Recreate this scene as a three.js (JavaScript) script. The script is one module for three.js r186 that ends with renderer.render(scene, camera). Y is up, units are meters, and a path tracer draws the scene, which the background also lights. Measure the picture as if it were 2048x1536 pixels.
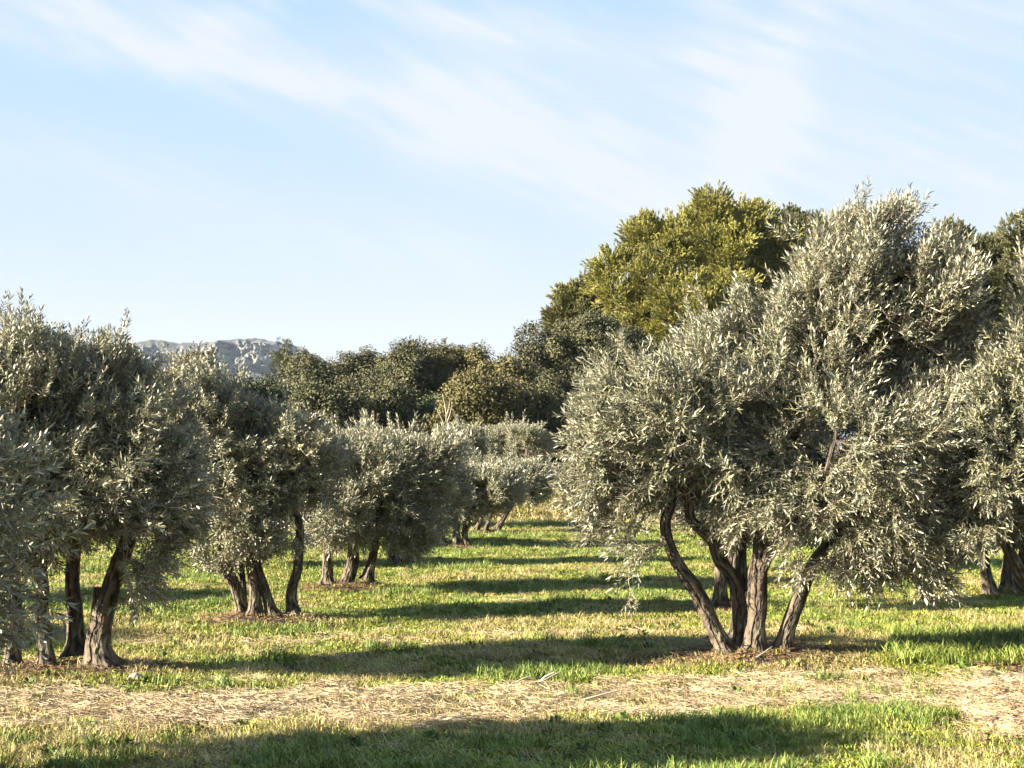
import * as THREE from 'three';
import { mergeGeometries } from 'three/addons/utils/BufferGeometryUtils.js';

// ------------------------------------------------------------------ camera, sky, sun, exposure
const EXPOSURE = 5.8, EYE = 1.6, LENS = 3100 / 2048, PITCH = Math.atan(135 / 3100);
const scene = new THREE.Scene();
const camera = new THREE.PerspectiveCamera(2 * Math.atan(768 / 3100) * 180 / Math.PI, 4 / 3, 0.3, 9000);
camera.position.set(0, EYE, 0);
camera.lookAt(0, EYE + Math.tan(PITCH), -1);
const renderer = new THREE.WebGLRenderer({ antialias: true });
renderer.setSize(1024, 768);
renderer.toneMapping = THREE.LinearToneMapping;
renderer.toneMappingExposure = EXPOSURE;
renderer.shadowMap.enabled = true;
renderer.shadowMap.type = THREE.PCFSoftShadowMap;

const R = (d) => d * Math.PI / 180;
const SUN_EL = R(22), SUN_AZ = R(15);                  // from the left, a little behind the camera
const toSun = new THREE.Vector3(-Math.cos(SUN_EL) * Math.cos(SUN_AZ), Math.sin(SUN_EL), Math.cos(SUN_EL) * Math.sin(SUN_AZ));
const sun = new THREE.DirectionalLight(new THREE.Color().setRGB(1, 0.885, 0.70), 5);
sun.position.copy(toSun).multiplyScalar(80).add(new THREE.Vector3(0, 0, -20));
sun.target.position.set(0, 0, -20);
sun.castShadow = true;
sun.shadow.mapSize.set(4096, 4096);
Object.assign(sun.shadow.camera, { left: -50, right: 50, top: 50, bottom: -50, near: 1, far: 220 });
scene.add(sun, sun.target);

// ------------------------------------------------------------------ random numbers and noise
function rng(seed) {
  let a = seed >>> 0;
  return () => { a = (a + 0x6d2b79f5) | 0; let t = Math.imul(a ^ (a >>> 15), 1 | a); t = (t + Math.imul(t ^ (t >>> 7), 61 | t)) ^ t; return ((t ^ (t >>> 14)) >>> 0) / 4294967296; };
}
const hash3 = (x, y, z) => { let h = Math.imul(x, 374761393) ^ Math.imul(y, 668265263) ^ Math.imul(z, 1274126177); h = Math.imul(h ^ (h >>> 13), 1274126177); return ((h ^ (h >>> 16)) >>> 0) / 4294967296; };
const fade = (t) => t * t * (3 - 2 * t), mix = (a, b, t) => a + (b - a) * t, clamp = (x, a = 0, b = 1) => Math.min(b, Math.max(a, x));
const step = (a, b, x) => fade(clamp((x - a) / (b - a)));
function noise(x, y, z = 0) {
  const i = Math.floor(x), j = Math.floor(y), k = Math.floor(z), u = fade(x - i), v = fade(y - j), w = fade(z - k);
  const p = (a, b, c) => hash3(i + a, j + b, k + c);
  return mix(mix(mix(p(0, 0, 0), p(1, 0, 0), u), mix(p(0, 1, 0), p(1, 1, 0), u), v), mix(mix(p(0, 0, 1), p(1, 0, 1), u), mix(p(0, 1, 1), p(1, 1, 1), u), v), w);
}
function fbm(x, y, z = 0, n = 4) { let s = 0, a = 0.5, t = 0; for (let i = 0; i < n; i++) { s += a * noise(x, y, z + i * 7.3); t += a; a *= 0.5; x *= 2.03; y *= 2.03; z *= 2.03; } return s / t; }
const V = (x, y, z) => new THREE.Vector3(x, y, z);
const C = (r, g, b) => new THREE.Color().setRGB(r, g, b);

// ------------------------------------------------------------------ sky: blue air, whiter towards the horizon, thin high cloud
{
  const W = 4096, H = 2048, d = new Float32Array(W * H * 4);
  const az = (px) => Math.atan((px - 1024) / 3100) * 180 / Math.PI, el = (py) => 2.5 + Math.atan((768 - py) / 3100) * 180 / Math.PI;
  const line = (pts) => pts.map(([x, y]) => [az(x), el(y)]);
  const streaks = [                                     // [points in degrees, width, strength]
    [line([[-700, -250], [-200, -60], [200, 70], [480, 140], [760, 195], [980, 275], [1250, 395], [1600, 520]]), 1.5, 0.7],
    [line([[230, 115], [330, 145], [480, 165], [660, 180]]), 0.5, 0.4],
    [line([[330, 130], [420, 70], [500, 20], [560, -60]]), 0.9, 0.35],
    [line([[820, 205], [1050, 300], [1180, 370]]), 0.6, 0.25],
    [line([[1700, -300], [1650, 0], [1590, 130], [1560, 250], [1500, 340]]), 1.25, 0.62],
    [line([[1420, -300], [1470, 0], [1500, 120], [1540, 260]]), 1.7, 0.6],
    [line([[600, -60], [900, 25], [1300, 85], [1460, 120]]), 0.7, 0.5],
    [line([[900, 180], [1200, 230], [1500, 330], [2300, 380]]), 2.8, 0.6],
    [line([[1760, 40], [1950, 60], [2600, 100]]), 2.0, 0.6],
    [line([[-300, 310], [100, 350], [500, 440], [900, 520]]), 1.5, 0.35],
    [line([[-300, 60], [0, 110], [150, 150]]), 0.7, 0.25],
  ];
  const seg = (x, y, [x0, y0], [x1, y1]) => { const dx = x1 - x0, dy = y1 - y0, t = clamp(((x - x0) * dx + (y - y0) * dy) / (dx * dx + dy * dy)); return Math.hypot(x - x0 - t * dx, y - y0 - t * dy); };
  for (let j = 0; j < H; j++) {
    const e = ((j + 0.5) / H - 0.5) * 180, up = Math.max(0, e);
    for (let i = 0; i < W; i++) {
      const t = ((i + 0.5) / W - 0.5) * 2 * Math.PI;    // atan2(z, x)
      let a = t * 180 / Math.PI + 90; if (a > 180) a -= 360;
      const s = Math.exp(-((up / 8.8) ** 2)), s2 = Math.min(1, Math.exp(-(up - 14) / 34));
      let r = mix(mix(0.13, 0.535, s2), 0.93, s), g = mix(mix(0.38, 0.78, s2), 0.965, s), b = mix(mix(0.75, 1.0, s2), 1.02, s);
      if (e > -2) {
        const f = Math.cos(t * 1) * 3.1, q = Math.sin(t) * 3.1;                       // seamless round the horizon
        const warp = fbm(f * 1.3 + 5, q * 1.3, e * 0.05, 3) - 0.5;
        const along = a * 0.36 + e * 0.14, across = e * 1.25 + a * 0.5;                // fibres run down to the right
        const fine = fbm(along + warp * 3, across + warp * 5, 3, 5), hair = fbm(a * 0.45 + warp * 4, e * 2.6 + a * 1.15 + warp * 3, 9, 6);
        let c = 0.8 * step(0.4, 0.8, fbm(f * 2.1 + 1, q * 2.1, e * 0.11 + warp * 2, 4)) * step(-2, 8, e);
        if (Math.abs(a) < 40 && e < 34) {
          let k = 0;
          for (const [pts, w, st] of streaks) {
            let dist = 99; for (let n = 0; n + 1 < pts.length; n++) dist = Math.min(dist, seg(a + warp * 2.5, e + (fine - 0.5) * 1.1, pts[n], pts[n + 1]));
            k += st * Math.exp(-((dist / w) ** 2)) * (0.52 + 0.5 * fine + 0.75 * (hair - 0.42));
          }
          const inside = step(40, 26, Math.abs(a)) * step(34, 22, e);
          c = mix(c, k + c * 0.16, inside);
        }
        c = clamp(c * (0.68 + 0.64 * hair), 0, 0.92);
        r = mix(r, 0.89, c); g = mix(g, 0.94, c); b = mix(b, 1.0, c);
      }
      const o = (j * W + i) * 4;
      d[o] = r * 0.97 / EXPOSURE; d[o + 1] = g * 0.97 / EXPOSURE; d[o + 2] = b * 0.97 / EXPOSURE; d[o + 3] = 1;
    }
  }
  const tex = new THREE.DataTexture(d, W, H, THREE.RGBAFormat, THREE.FloatType);
  tex.mapping = THREE.EquirectangularReflectionMapping; tex.minFilter = tex.magFilter = THREE.LinearFilter; tex.needsUpdate = true;
  scene.background = tex; scene.environment = tex;
}

scene.fog = new THREE.FogExp2(new THREE.Color().setRGB(0.6, 0.75, 0.97), 0.00008);

// ------------------------------------------------------------------ naming helpers
const counts = {};
function numbered(n) { const k = (counts[n] = (counts[n] ?? -1) + 1); return k ? `${n}_${String(k).padStart(3, '0')}` : n; }
function tag(o, label, category, group, kind) { Object.assign(o.userData, { label, category }); if (group) o.userData.group = group; if (kind) o.userData.kind = kind; return o; }
function shade(o) { o.traverse((m) => { if (m.isMesh) m.castShadow = m.receiveShadow = true; }); return o; }
function thing(name, label, category, [x, y, z], group) { const o = new THREE.Group(); o.name = numbered(name); o.position.set(x, y, z); scene.add(o); return tag(o, label, category, group); }
function part(name, geometry, material, parent, stuff) { const m = new THREE.Mesh(geometry, material); m.name = name; m.castShadow = m.receiveShadow = true; parent.add(m); if (stuff) m.userData.kind = 'stuff'; return m; }

// ------------------------------------------------------------------ textures
function dataTexture(n, f, srgb) {
  const d = new Uint8Array(n * n * 4);
  for (let j = 0; j < n; j++) for (let i = 0; i < n; i++) { const c = f(i / n, j / n), o = (j * n + i) * 4; for (let k = 0; k < 3; k++) d[o + k] = clamp(Array.isArray(c) ? c[k] : c) * 255; d[o + 3] = 255; }
  const t = new THREE.DataTexture(d, n, n); t.wrapS = t.wrapT = THREE.RepeatWrapping; t.magFilter = THREE.LinearFilter; t.minFilter = THREE.LinearMipmapLinearFilter; t.generateMipmaps = true;
  if (srgb) t.colorSpace = THREE.SRGBColorSpace; t.needsUpdate = true; return t;
}
// value noise that tiles both ways: ku by kv cells to a tile at the coarsest level
function ring(u, v, ku, s, n, kv = ku) {
  let sum = 0, amp = 0.5, tot = 0;
  for (let o = 0; o < n; o++) {
    const x = u * ku, y = v * kv, i = Math.floor(x), j = Math.floor(y), p = (a, b) => hash3(((i + a) % ku + ku) % ku, ((j + b) % kv + kv) % kv, s * 31 + o), fu = fade(x - i), fv = fade(y - j);
    sum += amp * mix(mix(p(0, 0), p(1, 0), fu), mix(p(0, 1), p(1, 1), fu), fv); tot += amp; amp *= 0.5; ku *= 2; kv *= 2;
  }
  return sum / tot;
}
const barkHeight = (u, v) => { const n = ring(u, v, 7, 4, 4, 4), m = ring(u, v, 10, 11, 3, 12); return clamp(1 - Math.abs(n - 0.5) * 7) * 0.7 + m * 0.5; };
const barkBump = dataTexture(256, (u, v) => 1 - barkHeight(u, v));
const barkColor = dataTexture(256, (u, v) => { const h = barkHeight(u, v), n = ring(u, v, 4, 31, 4, 4), l = clamp((n - 0.5) * 5); const k = 0.62 - 0.42 * h + 0.3 * (n - 0.5); return [k * mix(1, 1.12, l), k * mix(0.94, 1.13, l), k * mix(0.86, 1.0, l)]; }, true);
const soilGrain = dataTexture(512, (u, v) => { const n = ring(u, v, 12, 2, 5), m = ring(u, v, 40, 8, 3); const k = 0.45 + 0.9 * (n - 0.5) + 0.9 * (m - 0.5); return [k * 1.02, k, k * 0.97]; }, true);
const soilBump = dataTexture(512, (u, v) => ring(u, v, 16, 5, 5) * 0.6 + ring(u, v, 44, 15, 3) * 0.6);

const M = {
  bark: new THREE.MeshStandardMaterial({ name: 'olive_bark', color: C(0.52, 0.46, 0.395), map: barkColor, bumpMap: barkBump, bumpScale: 0.035, roughness: 0.95 }),
  twig: new THREE.MeshStandardMaterial({ name: 'olive_twig', color: C(0.40, 0.35, 0.29), roughness: 0.85 }),
  olive: new THREE.MeshStandardMaterial({ name: 'olive_leaf', color: C(1.04, 1.02, 1.0), vertexColors: true, roughness: 0.5 }),
  leaf: new THREE.MeshStandardMaterial({ name: 'oak_leaf', color: C(0.80, 0.73, 0.60), vertexColors: true, roughness: 0.75 }),
  needle: new THREE.MeshStandardMaterial({ name: 'pine_needle', color: C(0.85, 0.85, 0.85), vertexColors: true, roughness: 0.6 }),
  darkBark: new THREE.MeshStandardMaterial({ name: 'dark_bark', color: C(0.30, 0.25, 0.2), map: barkColor, bumpMap: barkBump, bumpScale: 0.03, roughness: 0.95 }),
  grass: new THREE.MeshStandardMaterial({ name: 'grass_blade', color: C(0.85, 0.85, 0.85), vertexColors: true, roughness: 0.65 }),
  straw: new THREE.MeshStandardMaterial({ name: 'straw', color: C(0.74, 0.74, 0.74), vertexColors: true, roughness: 0.7 }),
  ground: new THREE.MeshStandardMaterial({ name: 'soil', color: C(0.8, 0.8, 0.8), vertexColors: true, map: soilGrain, bumpMap: soilBump, bumpScale: 0.03, roughness: 1 }),
  mound: new THREE.MeshStandardMaterial({ name: 'sandy_soil', color: C(0.86, 0.62, 0.38), map: soilGrain, bumpMap: soilBump, bumpScale: 0.006, roughness: 1 }),
  rock: new THREE.MeshStandardMaterial({ name: 'limestone', vertexColors: true, roughness: 1 }),
  stone: new THREE.MeshStandardMaterial({ name: 'pale_stone', color: C(0.34, 0.29, 0.22), roughness: 0.95, bumpMap: soilBump, bumpScale: 0.02 }),
  deadWood: new THREE.MeshStandardMaterial({ name: 'dead_wood', color: C(0.46, 0.40, 0.30), roughness: 0.9 }),
};

// ------------------------------------------------------------------ the lie of the land
const FLAT = EYE * 3100;                                // metres times pixels: depth of a ground point = FLAT / (row - 903)
const treeBases = [];                                   // [x, z, radius] of bare soil under the trees
function hump(x, z) { let h = 0; for (const [tx, tz, r] of treeBases) { const d = Math.hypot(x - tx, (z - tz) * 1.3) / r; if (d < 1.6) h += 0.09 * Math.exp(-d * d * 2.2); } return h; }
function groundY(x, z) {
  const D = -z, near = step(140, 60, D);
  return near * (0.09 * (fbm(x * 0.35 + 40, z * 0.5, 1, 3) - 0.5) + 0.05 * (fbm(x * 2.2, z * 2.2, 5, 2) - 0.5)) + hump(x, z) + 0.75 * step(35.5, 43, D + 1.2 * (fbm(x * 0.4, z * 0.3, 8, 2) - 0.5)) + 1.3 * step(46, 110, D);
}
const at = (px, D) => [(px - 1024) / 3100 * D, -D];     // a column of the photograph at a depth, on the ground plan
const depth = (py) => FLAT / (py - 903);

// how dry, how bare and how lush the ground is at a place
function zone(x, z) {
  const D = -z, n1 = fbm(x * 0.9 + 3, z * 1.5, 2, 3) - 0.5, n2 = fbm(x * 3.1, z * 4.0, 7, 3) - 0.5;
  const track = Math.abs(D - (10.05 + 0.155 * x) + n1 * 0.5) / 0.74;                    // the mown track across the picture
  let dry = step(1.25, 0.5, track + n2 * 1.1 + n1 * 0.5);
  const straw = D < 11.6 ? 0.7 : 0.12;
  dry = Math.max(dry, 0.5 * step(1.2, 0.3, Math.abs(D - (13.25 - 0.05 * x) + n1 * 0.7) / 0.5 + n2 * 0.9) * step(3.2, 1.2, x));
  dry = Math.max(dry, 0.45 * step(1.2, 0.3, Math.abs(D - 12.3 + n1) / 0.35 + n2) * step(1.9, 0.6, Math.abs(x - 0.9)));
  dry = Math.max(dry, step(33.5, 38.5, D + n1 * 3));
  dry = Math.max(dry, 0.15 * step(0.62, 0.75, fbm(x * 0.8 + 9, z * 1.1, 4, 3)));
  let soil = 0;
  for (const [tx, tz, r] of treeBases) soil = Math.max(soil, step(1.25, 0.5, Math.hypot(x - tx, (z - tz) * 1.5) / r + n2 * 0.9));
  const lush = clamp(0.5 + 1.7 * n1 + 0.25 * n2 + (D > 15 && D < 30 ? 0.25 : 0));
  return { dry: clamp(dry), soil, lush, straw };
}

// ------------------------------------------------------------------ tubes along a line, knobbly or smooth
function tube(pts, radii, sides, { knob = 0, flare = 0, seed = 0, cap = false } = {}) {
  const n = pts.length, pos = [], uv = [], idx = [], nx = V(), ny = V(), d = V(), ref = V(0.31, 0.2, 0.93).normalize();
  let len = 0;
  for (let i = 0; i < n; i++) {
    d.subVectors(pts[Math.min(n - 1, i + 1)], pts[Math.max(0, i - 1)]).normalize();
    nx.crossVectors(d, ref); if (nx.lengthSq() < 1e-4) nx.set(1, 0, 0); nx.normalize(); ny.crossVectors(d, nx);
    if (i) len += pts[i].distanceTo(pts[i - 1]);
    for (let s = 0; s <= sides; s++) {
      const a = (s % sides) / sides * 2 * Math.PI, c = Math.cos(a), q = Math.sin(a);
      let r = radii[i];
      if (flare) r *= 1 + flare * Math.exp(-len / 0.055) * (0.2 + 1.9 * noise(c * 2.2 + seed, q * 2.2, seed));
      if (knob) r *= 1 + knob * (fbm(c * 1.3 + seed, q * 1.3, len * 5 + seed, 3) - 0.5) * 2 + knob * 0.75 * (noise(c * 2.6 + 9, q * 2.6, len * 1.6 + seed) - 0.5) + knob * 0.5 * Math.max(0, noise(c * 2 + seed, q * 2, len * 9 + seed) - 0.68) * 3;
      pos.push(pts[i].x + (nx.x * c + ny.x * q) * r, pts[i].y + (nx.y * c + ny.y * q) * r, pts[i].z + (nx.z * c + ny.z * q) * r);
      uv.push(s / sides, len * 1.6);
    }
  }
  const w = sides + 1;
  for (let i = 0; i + 1 < n; i++) for (let s = 0; s < sides; s++) { const a = i * w + s; idx.push(a, a + 1, a + w, a + 1, a + w + 1, a + w); }
  if (cap) { pos.push(pts[n - 1].x, pts[n - 1].y, pts[n - 1].z); uv.push(0.5, len); const c = pos.length / 3 - 1; for (let s = 0; s < sides; s++) idx.push((n - 1) * w + s, (n - 1) * w + s + 1, c); }
  const g = new THREE.BufferGeometry();
  g.setAttribute('position', new THREE.Float32BufferAttribute(pos, 3)); g.setAttribute('uv', new THREE.Float32BufferAttribute(uv, 2)); g.setIndex(idx); g.computeVertexNormals();
  return g;
}
function smooth(points, stepLen) { const c = new THREE.CatmullRomCurve3(points, false, 'centripetal'); return c.getSpacedPoints(Math.max(2, Math.round(c.getLength() / stepLen))); }

// ------------------------------------------------------------------ shoots: a small twig with narrow leaves in pairs, dark above and silvery below
class Faces {
  constructor() { this.p = []; this.c = []; }
  tri(a, b, c, col) { for (const v of [a, b, c]) { this.p.push(v.x, v.y, v.z); this.c.push(col.r, col.g, col.b); } }
  // a leaf from base, along d, its face towards up
  leaf(base, d, up, length, width, top, under, bend = 0.12, gap = 0.0006) {
    const side = V().crossVectors(d, up).normalize(), n = V().crossVectors(side, d).normalize();
    const P = (t, w, l) => base.clone().addScaledVector(d, t * length).addScaledVector(side, w * width).addScaledVector(n, l - bend * length * t * t);
    for (const [col, l, flip] of [[top, gap, false], [under, -gap, true]]) {
      if (!col) continue;
      const a = P(0, 0, l), b1 = P(0.4, 0.5, l), b2 = P(0.4, -0.5, l), c1 = P(0.72, 0.38, l), c2 = P(0.72, -0.38, l), e = P(1, 0, l);
      const T = flip ? (x, y, z) => this.tri(x, z, y, col) : (x, y, z) => this.tri(x, y, z, col);
      T(a, b1, b2); T(b1, c1, b2); T(b2, c1, c2); T(c1, e, c2);
    }
  }
  build() { const g = new THREE.BufferGeometry(); g.setAttribute('position', new THREE.Float32BufferAttribute(this.p, 3)); g.setAttribute('color', new THREE.Float32BufferAttribute(this.c, 3)); g.computeVertexNormals(); return g; }
}
function oliveShoot(seed, pairs, len, leaf, width) {
  const r = rng(seed), f = new Faces(), bark = C(0.26, 0.24, 0.17);
  const curve = (t) => V(0.05 * len * Math.sin(t * 2.4 + seed), t * len, 0.05 * len * Math.cos(t * 2 + seed) - 0.1 * len * t * t);
  for (let i = 0; i < 5; i++) {                                                      // the twig, three-sided
    const a = curve(i / 5), b = curve((i + 1) / 5), w = 0.0022 * (1 - i * 0.15);
    for (let s = 0; s < 3; s++) { const u = s * 2.094, v = u + 2.094, o = (q, k) => q.clone().add(V(Math.cos(k) * w, 0, Math.sin(k) * w)); f.tri(o(a, u), o(b, u), o(b, v), bark); f.tri(o(a, u), o(b, v), o(a, v), bark); }
  }
  for (let i = 0; i < pairs; i++) {
    const t = 0.12 + 0.88 * i / (pairs - 1), b = curve(t), turn = (i % 2) * 1.57 + r() * 0.5, open = mix(1.05, 0.3, t ** 1.5);
    for (let k = 0; k < 2; k++) {
      const a = turn + k * Math.PI + (r() - 0.5) * 0.4, o = open + (r() - 0.5) * 0.4;
      const d = V(Math.cos(a) * Math.sin(o), Math.cos(o), Math.sin(a) * Math.sin(o)), up = V(-Math.cos(a) * Math.cos(o), Math.sin(o), -Math.sin(a) * Math.cos(o)).addScaledVector(V(r() - 0.5, r() - 0.5, r() - 0.5), 0.9);
      const q = 0.6 + 0.8 * r(), l = leaf * (0.6 + 0.7 * r()) * (i < 2 ? 0.8 : 1);
      f.leaf(b, d, up, l, width * (0.85 + 0.3 * r()), C(0.15 * q, 0.157 * q, 0.108 * q), C(0.42 * q, 0.42 * q, 0.365 * q), 0.1 + 0.15 * r());
    }
  }
  return f.build();
}
const shoots = [oliveShoot(3, 7, 0.16, 0.05, 0.0108), oliveShoot(8, 6, 0.13, 0.047, 0.0108), oliveShoot(21, 8, 0.18, 0.052, 0.0108)];

// ------------------------------------------------------------------ olive trees
// stems: [[points from the base], r0, r1]; lobes: [centre, radii, weight]
const _m = new THREE.Matrix4(), _q = new THREE.Quaternion(), _q2 = new THREE.Quaternion(), _y = V(0, 1, 0), _s = V(1, 1, 1);
function randomIn(r) { let v; do v = V(r() * 2 - 1, r() * 2 - 1, r() * 2 - 1); while (v.lengthSq() > 1); return v; }
function growTwigs(stemPts, lobes, n, r, { hollow = 0.35, reach = 0.07, clear = [] } = {}) {
  const px = [], py = [], pz = [], parent = [], path = [];
  const add = (x, y, z, p) => { px.push(x); py.push(y); pz.push(z); parent.push(p); path.push(p < 0 ? 0 : path[p] + Math.hypot(x - px[p], y - py[p], z - pz[p])); return px.length - 1; };
  for (const s of stemPts) { let p = -1; s.forEach((v, i) => { const k = add(v.x, v.y, v.z, p); p = k; if (i < s.length * 0.45) path[k] = 1e3; else path[k] = 0; }); }
  const stemEnd = px.length, vol = lobes.map(([, q]) => q[0] * q[1] * q[2]), total = vol.reduce((a, b) => a + b), targets = [];
  while (targets.length < n) {
    let k = 0, w = r() * total; while ((w -= vol[k]) > 0) k++;
    const [c, q] = lobes[k], v = randomIn(r), l = v.length(); if (r() < 0.16) v.multiplyScalar(1.2); if (l < hollow && r() < 0.75) continue;
    const p = V(c[0] + v.x * q[0], c[1] + v.y * q[1], c[2] + v.z * q[2]);
    if (fbm(p.x * 2.3 + 7, p.y * 2.3, p.z * 2.3, 2) < 0.41) continue;
    if (clear.some(([e, w]) => ((p.x - e[0]) / w[0]) ** 2 + ((p.y - e[1]) / w[1]) ** 2 + ((p.z - e[2]) / w[2]) ** 2 < 1)) continue;
    if (r() < 0.03 && p.y > c[1]) { p.y += 0.1 + 0.22 * r(); p.x += (r() - 0.5) * 0.1; }                 // gaps
    targets.push(p);
  }
  const nearestStem = (p) => { let b = 1e9; for (let i = 0; i < stemEnd; i++) if (path[i] < 1e3) b = Math.min(b, (px[i] - p.x) ** 2 + (py[i] - p.y) ** 2 + (pz[i] - p.z) ** 2); return b; };
  const order = targets.map((p) => [nearestStem(p), p]).sort((a, b) => a[0] - b[0]);
  const tips = [];
  for (const [, p] of order) {
    let b = 1e9, k = -1;
    for (let i = 0; i < px.length; i++) { if (path[i] >= 1e3) continue; const dx = px[i] - p.x, dy = py[i] - p.y, dz = pz[i] - p.z, d = Math.sqrt(dx * dx + dy * dy + dz * dz) + path[i] * 0.12; if (d < b) { b = d; k = i; } }
    const a = V(px[k], py[k], pz[k]), L = a.distanceTo(p), m = Math.max(1, Math.round(L / reach)), bow = randomIn(r).multiplyScalar(0.16 * L);
    let q = k;
    for (let i = 1; i <= m; i++) { const t = i / m, e = a.clone().lerp(p, t).addScaledVector(bow, Math.sin(t * Math.PI)).addScaledVector(randomIn(r), 0.012); q = add(e.x, e.y, e.z, q); }
    tips.push(q);
  }
  const load = new Float32Array(px.length); for (const t of tips) load[t] += 1;
  for (let i = px.length - 1; i >= 0; i--) if (parent[i] >= 0) load[parent[i]] += load[i];
  return { px, py, pz, parent, tips, load, stemEnd };
}
function twigGeometry(g, scale, power, thin) {
  // chains: follow from each node that is not its parent's heaviest child
  const n = g.px.length, heavy = new Int32Array(n).fill(-1);
  for (let i = g.stemEnd; i < n; i++) { const p = g.parent[i]; if (p >= g.stemEnd && (heavy[p] < 0 || g.load[i] > g.load[heavy[p]])) heavy[p] = i; }
  const P = (i) => V(g.px[i], g.py[i], g.pz[i]), rad = (i) => scale * g.load[i] ** power, limbs = [], twigs = [];
  for (let i = g.stemEnd; i < n; i++) {
    const p = g.parent[i]; if (p >= g.stemEnd && heavy[p] === i) continue;
    const pts = [P(p)], rs = [rad(i)]; let k = i; while (k >= 0) { pts.push(P(k)); rs.push(rad(k)); k = heavy[k]; }
    rs[rs.length - 1] *= 0.6;
    const big = rs[0] > 0.011;
    (big ? limbs : twigs).push(tube(pts, rs, big ? 7 : thin ? 3 : 4, big ? { knob: 0.1, seed: i * 0.37 } : {}));
  }
  return { limbs, twigs };
}
function foliage(name, geometry, material, list, parent) {
  const m = new THREE.InstancedMesh(geometry, material, list.length); m.name = name;
  list.forEach(([p, d, roll, s, col], i) => { _q.setFromUnitVectors(_y, d); _q2.setFromAxisAngle(_y, roll); _q.multiply(_q2); _s.set(s, s, s); m.setMatrixAt(i, _m.compose(p, _q, _s)); m.setColorAt(i, col); });
  m.castShadow = m.receiveShadow = true; m.userData.kind = 'stuff'; m.frustumCulled = false; parent.add(m); return m;
}
function oliveTree({ label, base: [x, z], stems, lobes, n, per = 4, seed, shoot = 0, tone = 1, size = 1, clear = [], group = 'olive trees of the grove' }) {
  const r = rng(seed), t = thing('olive_tree', label, 'olive tree', [x, groundY(x, z) - 0.03, z], group);
  const stemPts = stems.map(([pts]) => smooth(pts.map((p) => V(...p)), 0.04));
  const g = growTwigs(stemPts, lobes, n, r, { clear });
  stemPts.forEach((pts, i) => {
    const [, r0, r1, cut] = stems[i], m = pts.length - 1;
    part('trunk', tube(pts, pts.map((_, k) => 0.76 * mix(r0, r1, k / m)), 20, { knob: 0.3, flare: cut ? 0.1 : 0.6, seed: seed + i * 3.7, cap: true }), M.bark, t);
  });
  const { limbs, twigs } = twigGeometry(g, 0.0023, 0.45);
  for (const l of limbs) part('branch', l, M.bark, t);
  if (twigs.length) part('twig', mergeGeometries(twigs), M.twig, t, true);
  let cx = 0, cy = 0, cz = 0, w = 0; for (const [c, q] of lobes) { const v = q[0] * q[1] * q[2]; cx += c[0] * v; cy += c[1] * v; cz += c[2] * v; w += v; }
  const mid = V(cx / w, cy / w, cz / w), list = [];
  for (const tip of g.tips) {
    let k = tip; const tone1 = 0.85 + 0.35 * fbm(g.px[tip] * 1.7, g.py[tip] * 1.7, g.pz[tip] * 1.7 + seed, 2);
    for (let i = 0; i < per; i++) {
      const p = V(g.px[k], g.py[k], g.pz[k]), q = g.parent[k] >= 0 ? g.parent[k] : k, out = p.clone().sub(mid).normalize();
      const d = V(p.x - g.px[q], p.y - g.py[q], p.z - g.pz[q]).normalize().multiplyScalar(0.5).addScaledVector(out, 0.55).addScaledVector(randomIn(r), 0.75);
      d.y += p.y > mid.y - 0.2 ? 0.6 : 0.02; d.normalize();
      const v = tone * tone1 * (0.85 + 0.3 * r()), warm = r() * 0.12;
      list.push([p, d, r() * 6.28, size * (0.8 + 0.45 * r()), C(v * (1 + warm), v * (1 + warm * 0.5), v * (1 - warm))]);
      if (i && g.parent[k] >= g.stemEnd && r() < 0.8) k = g.parent[k];
    }
  }
  foliage('foliage', shoots[shoot], M.olive, list, t);
  return t;
}
function copyTree(source, label, [x, z], turn, scale) {
  const c = source.clone(); c.name = numbered('olive_tree'); c.userData = { ...source.userData, label };
  c.position.set(x, groundY(x, z) - 0.03, z); c.rotation.y = turn; c.scale.setScalar(scale); scene.add(c); return c;
}
// a tree drawn from measurements: bx, by = where it stands in the photograph; every other number is an offset from there in photo pixels, turned into metres at the tree's own distance
function measured(bx, by, { stems, lobes, clear = [], ...rest }) {
  const D = depth(by), k = D / 3100;
  return oliveTree({ base: at(bx, D), ...rest, clear: clear.map(([x, y, rx, ry, z, rz]) => [[(x - bx) * k, (by - y) * k, z], [rx * k, ry * k, rz]]),
    stems: stems.map(([pts, r0, r1, cut]) => [pts.map(([x, y, z = 0]) => [(x - bx) * k, Math.max(0, (by - y) * k), z]), r0, r1, cut]),
    lobes: lobes.map(([x, y, rx, ry, z = 0, rz = 0]) => [[(x - bx) * k, (by - y) * k + 0.02, z], [Math.max(rx * k * 0.6, rx * k - 0.05), Math.max(ry * k * 0.55, ry * k - 0.08), rz || Math.max(0.25, Math.min(1.15, rx * k * 0.95))]]) });
}
for (const [bx, by, r] of [[130, 1340, 0.95], [520, 1240, 0.75], [700, 1180, 0.7], [800, 1130, 0.6], [912, 1093, 0.6], [975, 1067, 0.6], [1500, 1318, 0.95], [1465, 1222, 0.7], [2140, 1330, 0.8], [-480, 1566, 0.9]]) { const [x, z] = at(bx, depth(by)); treeBases.push([x, z, r]); }

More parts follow.
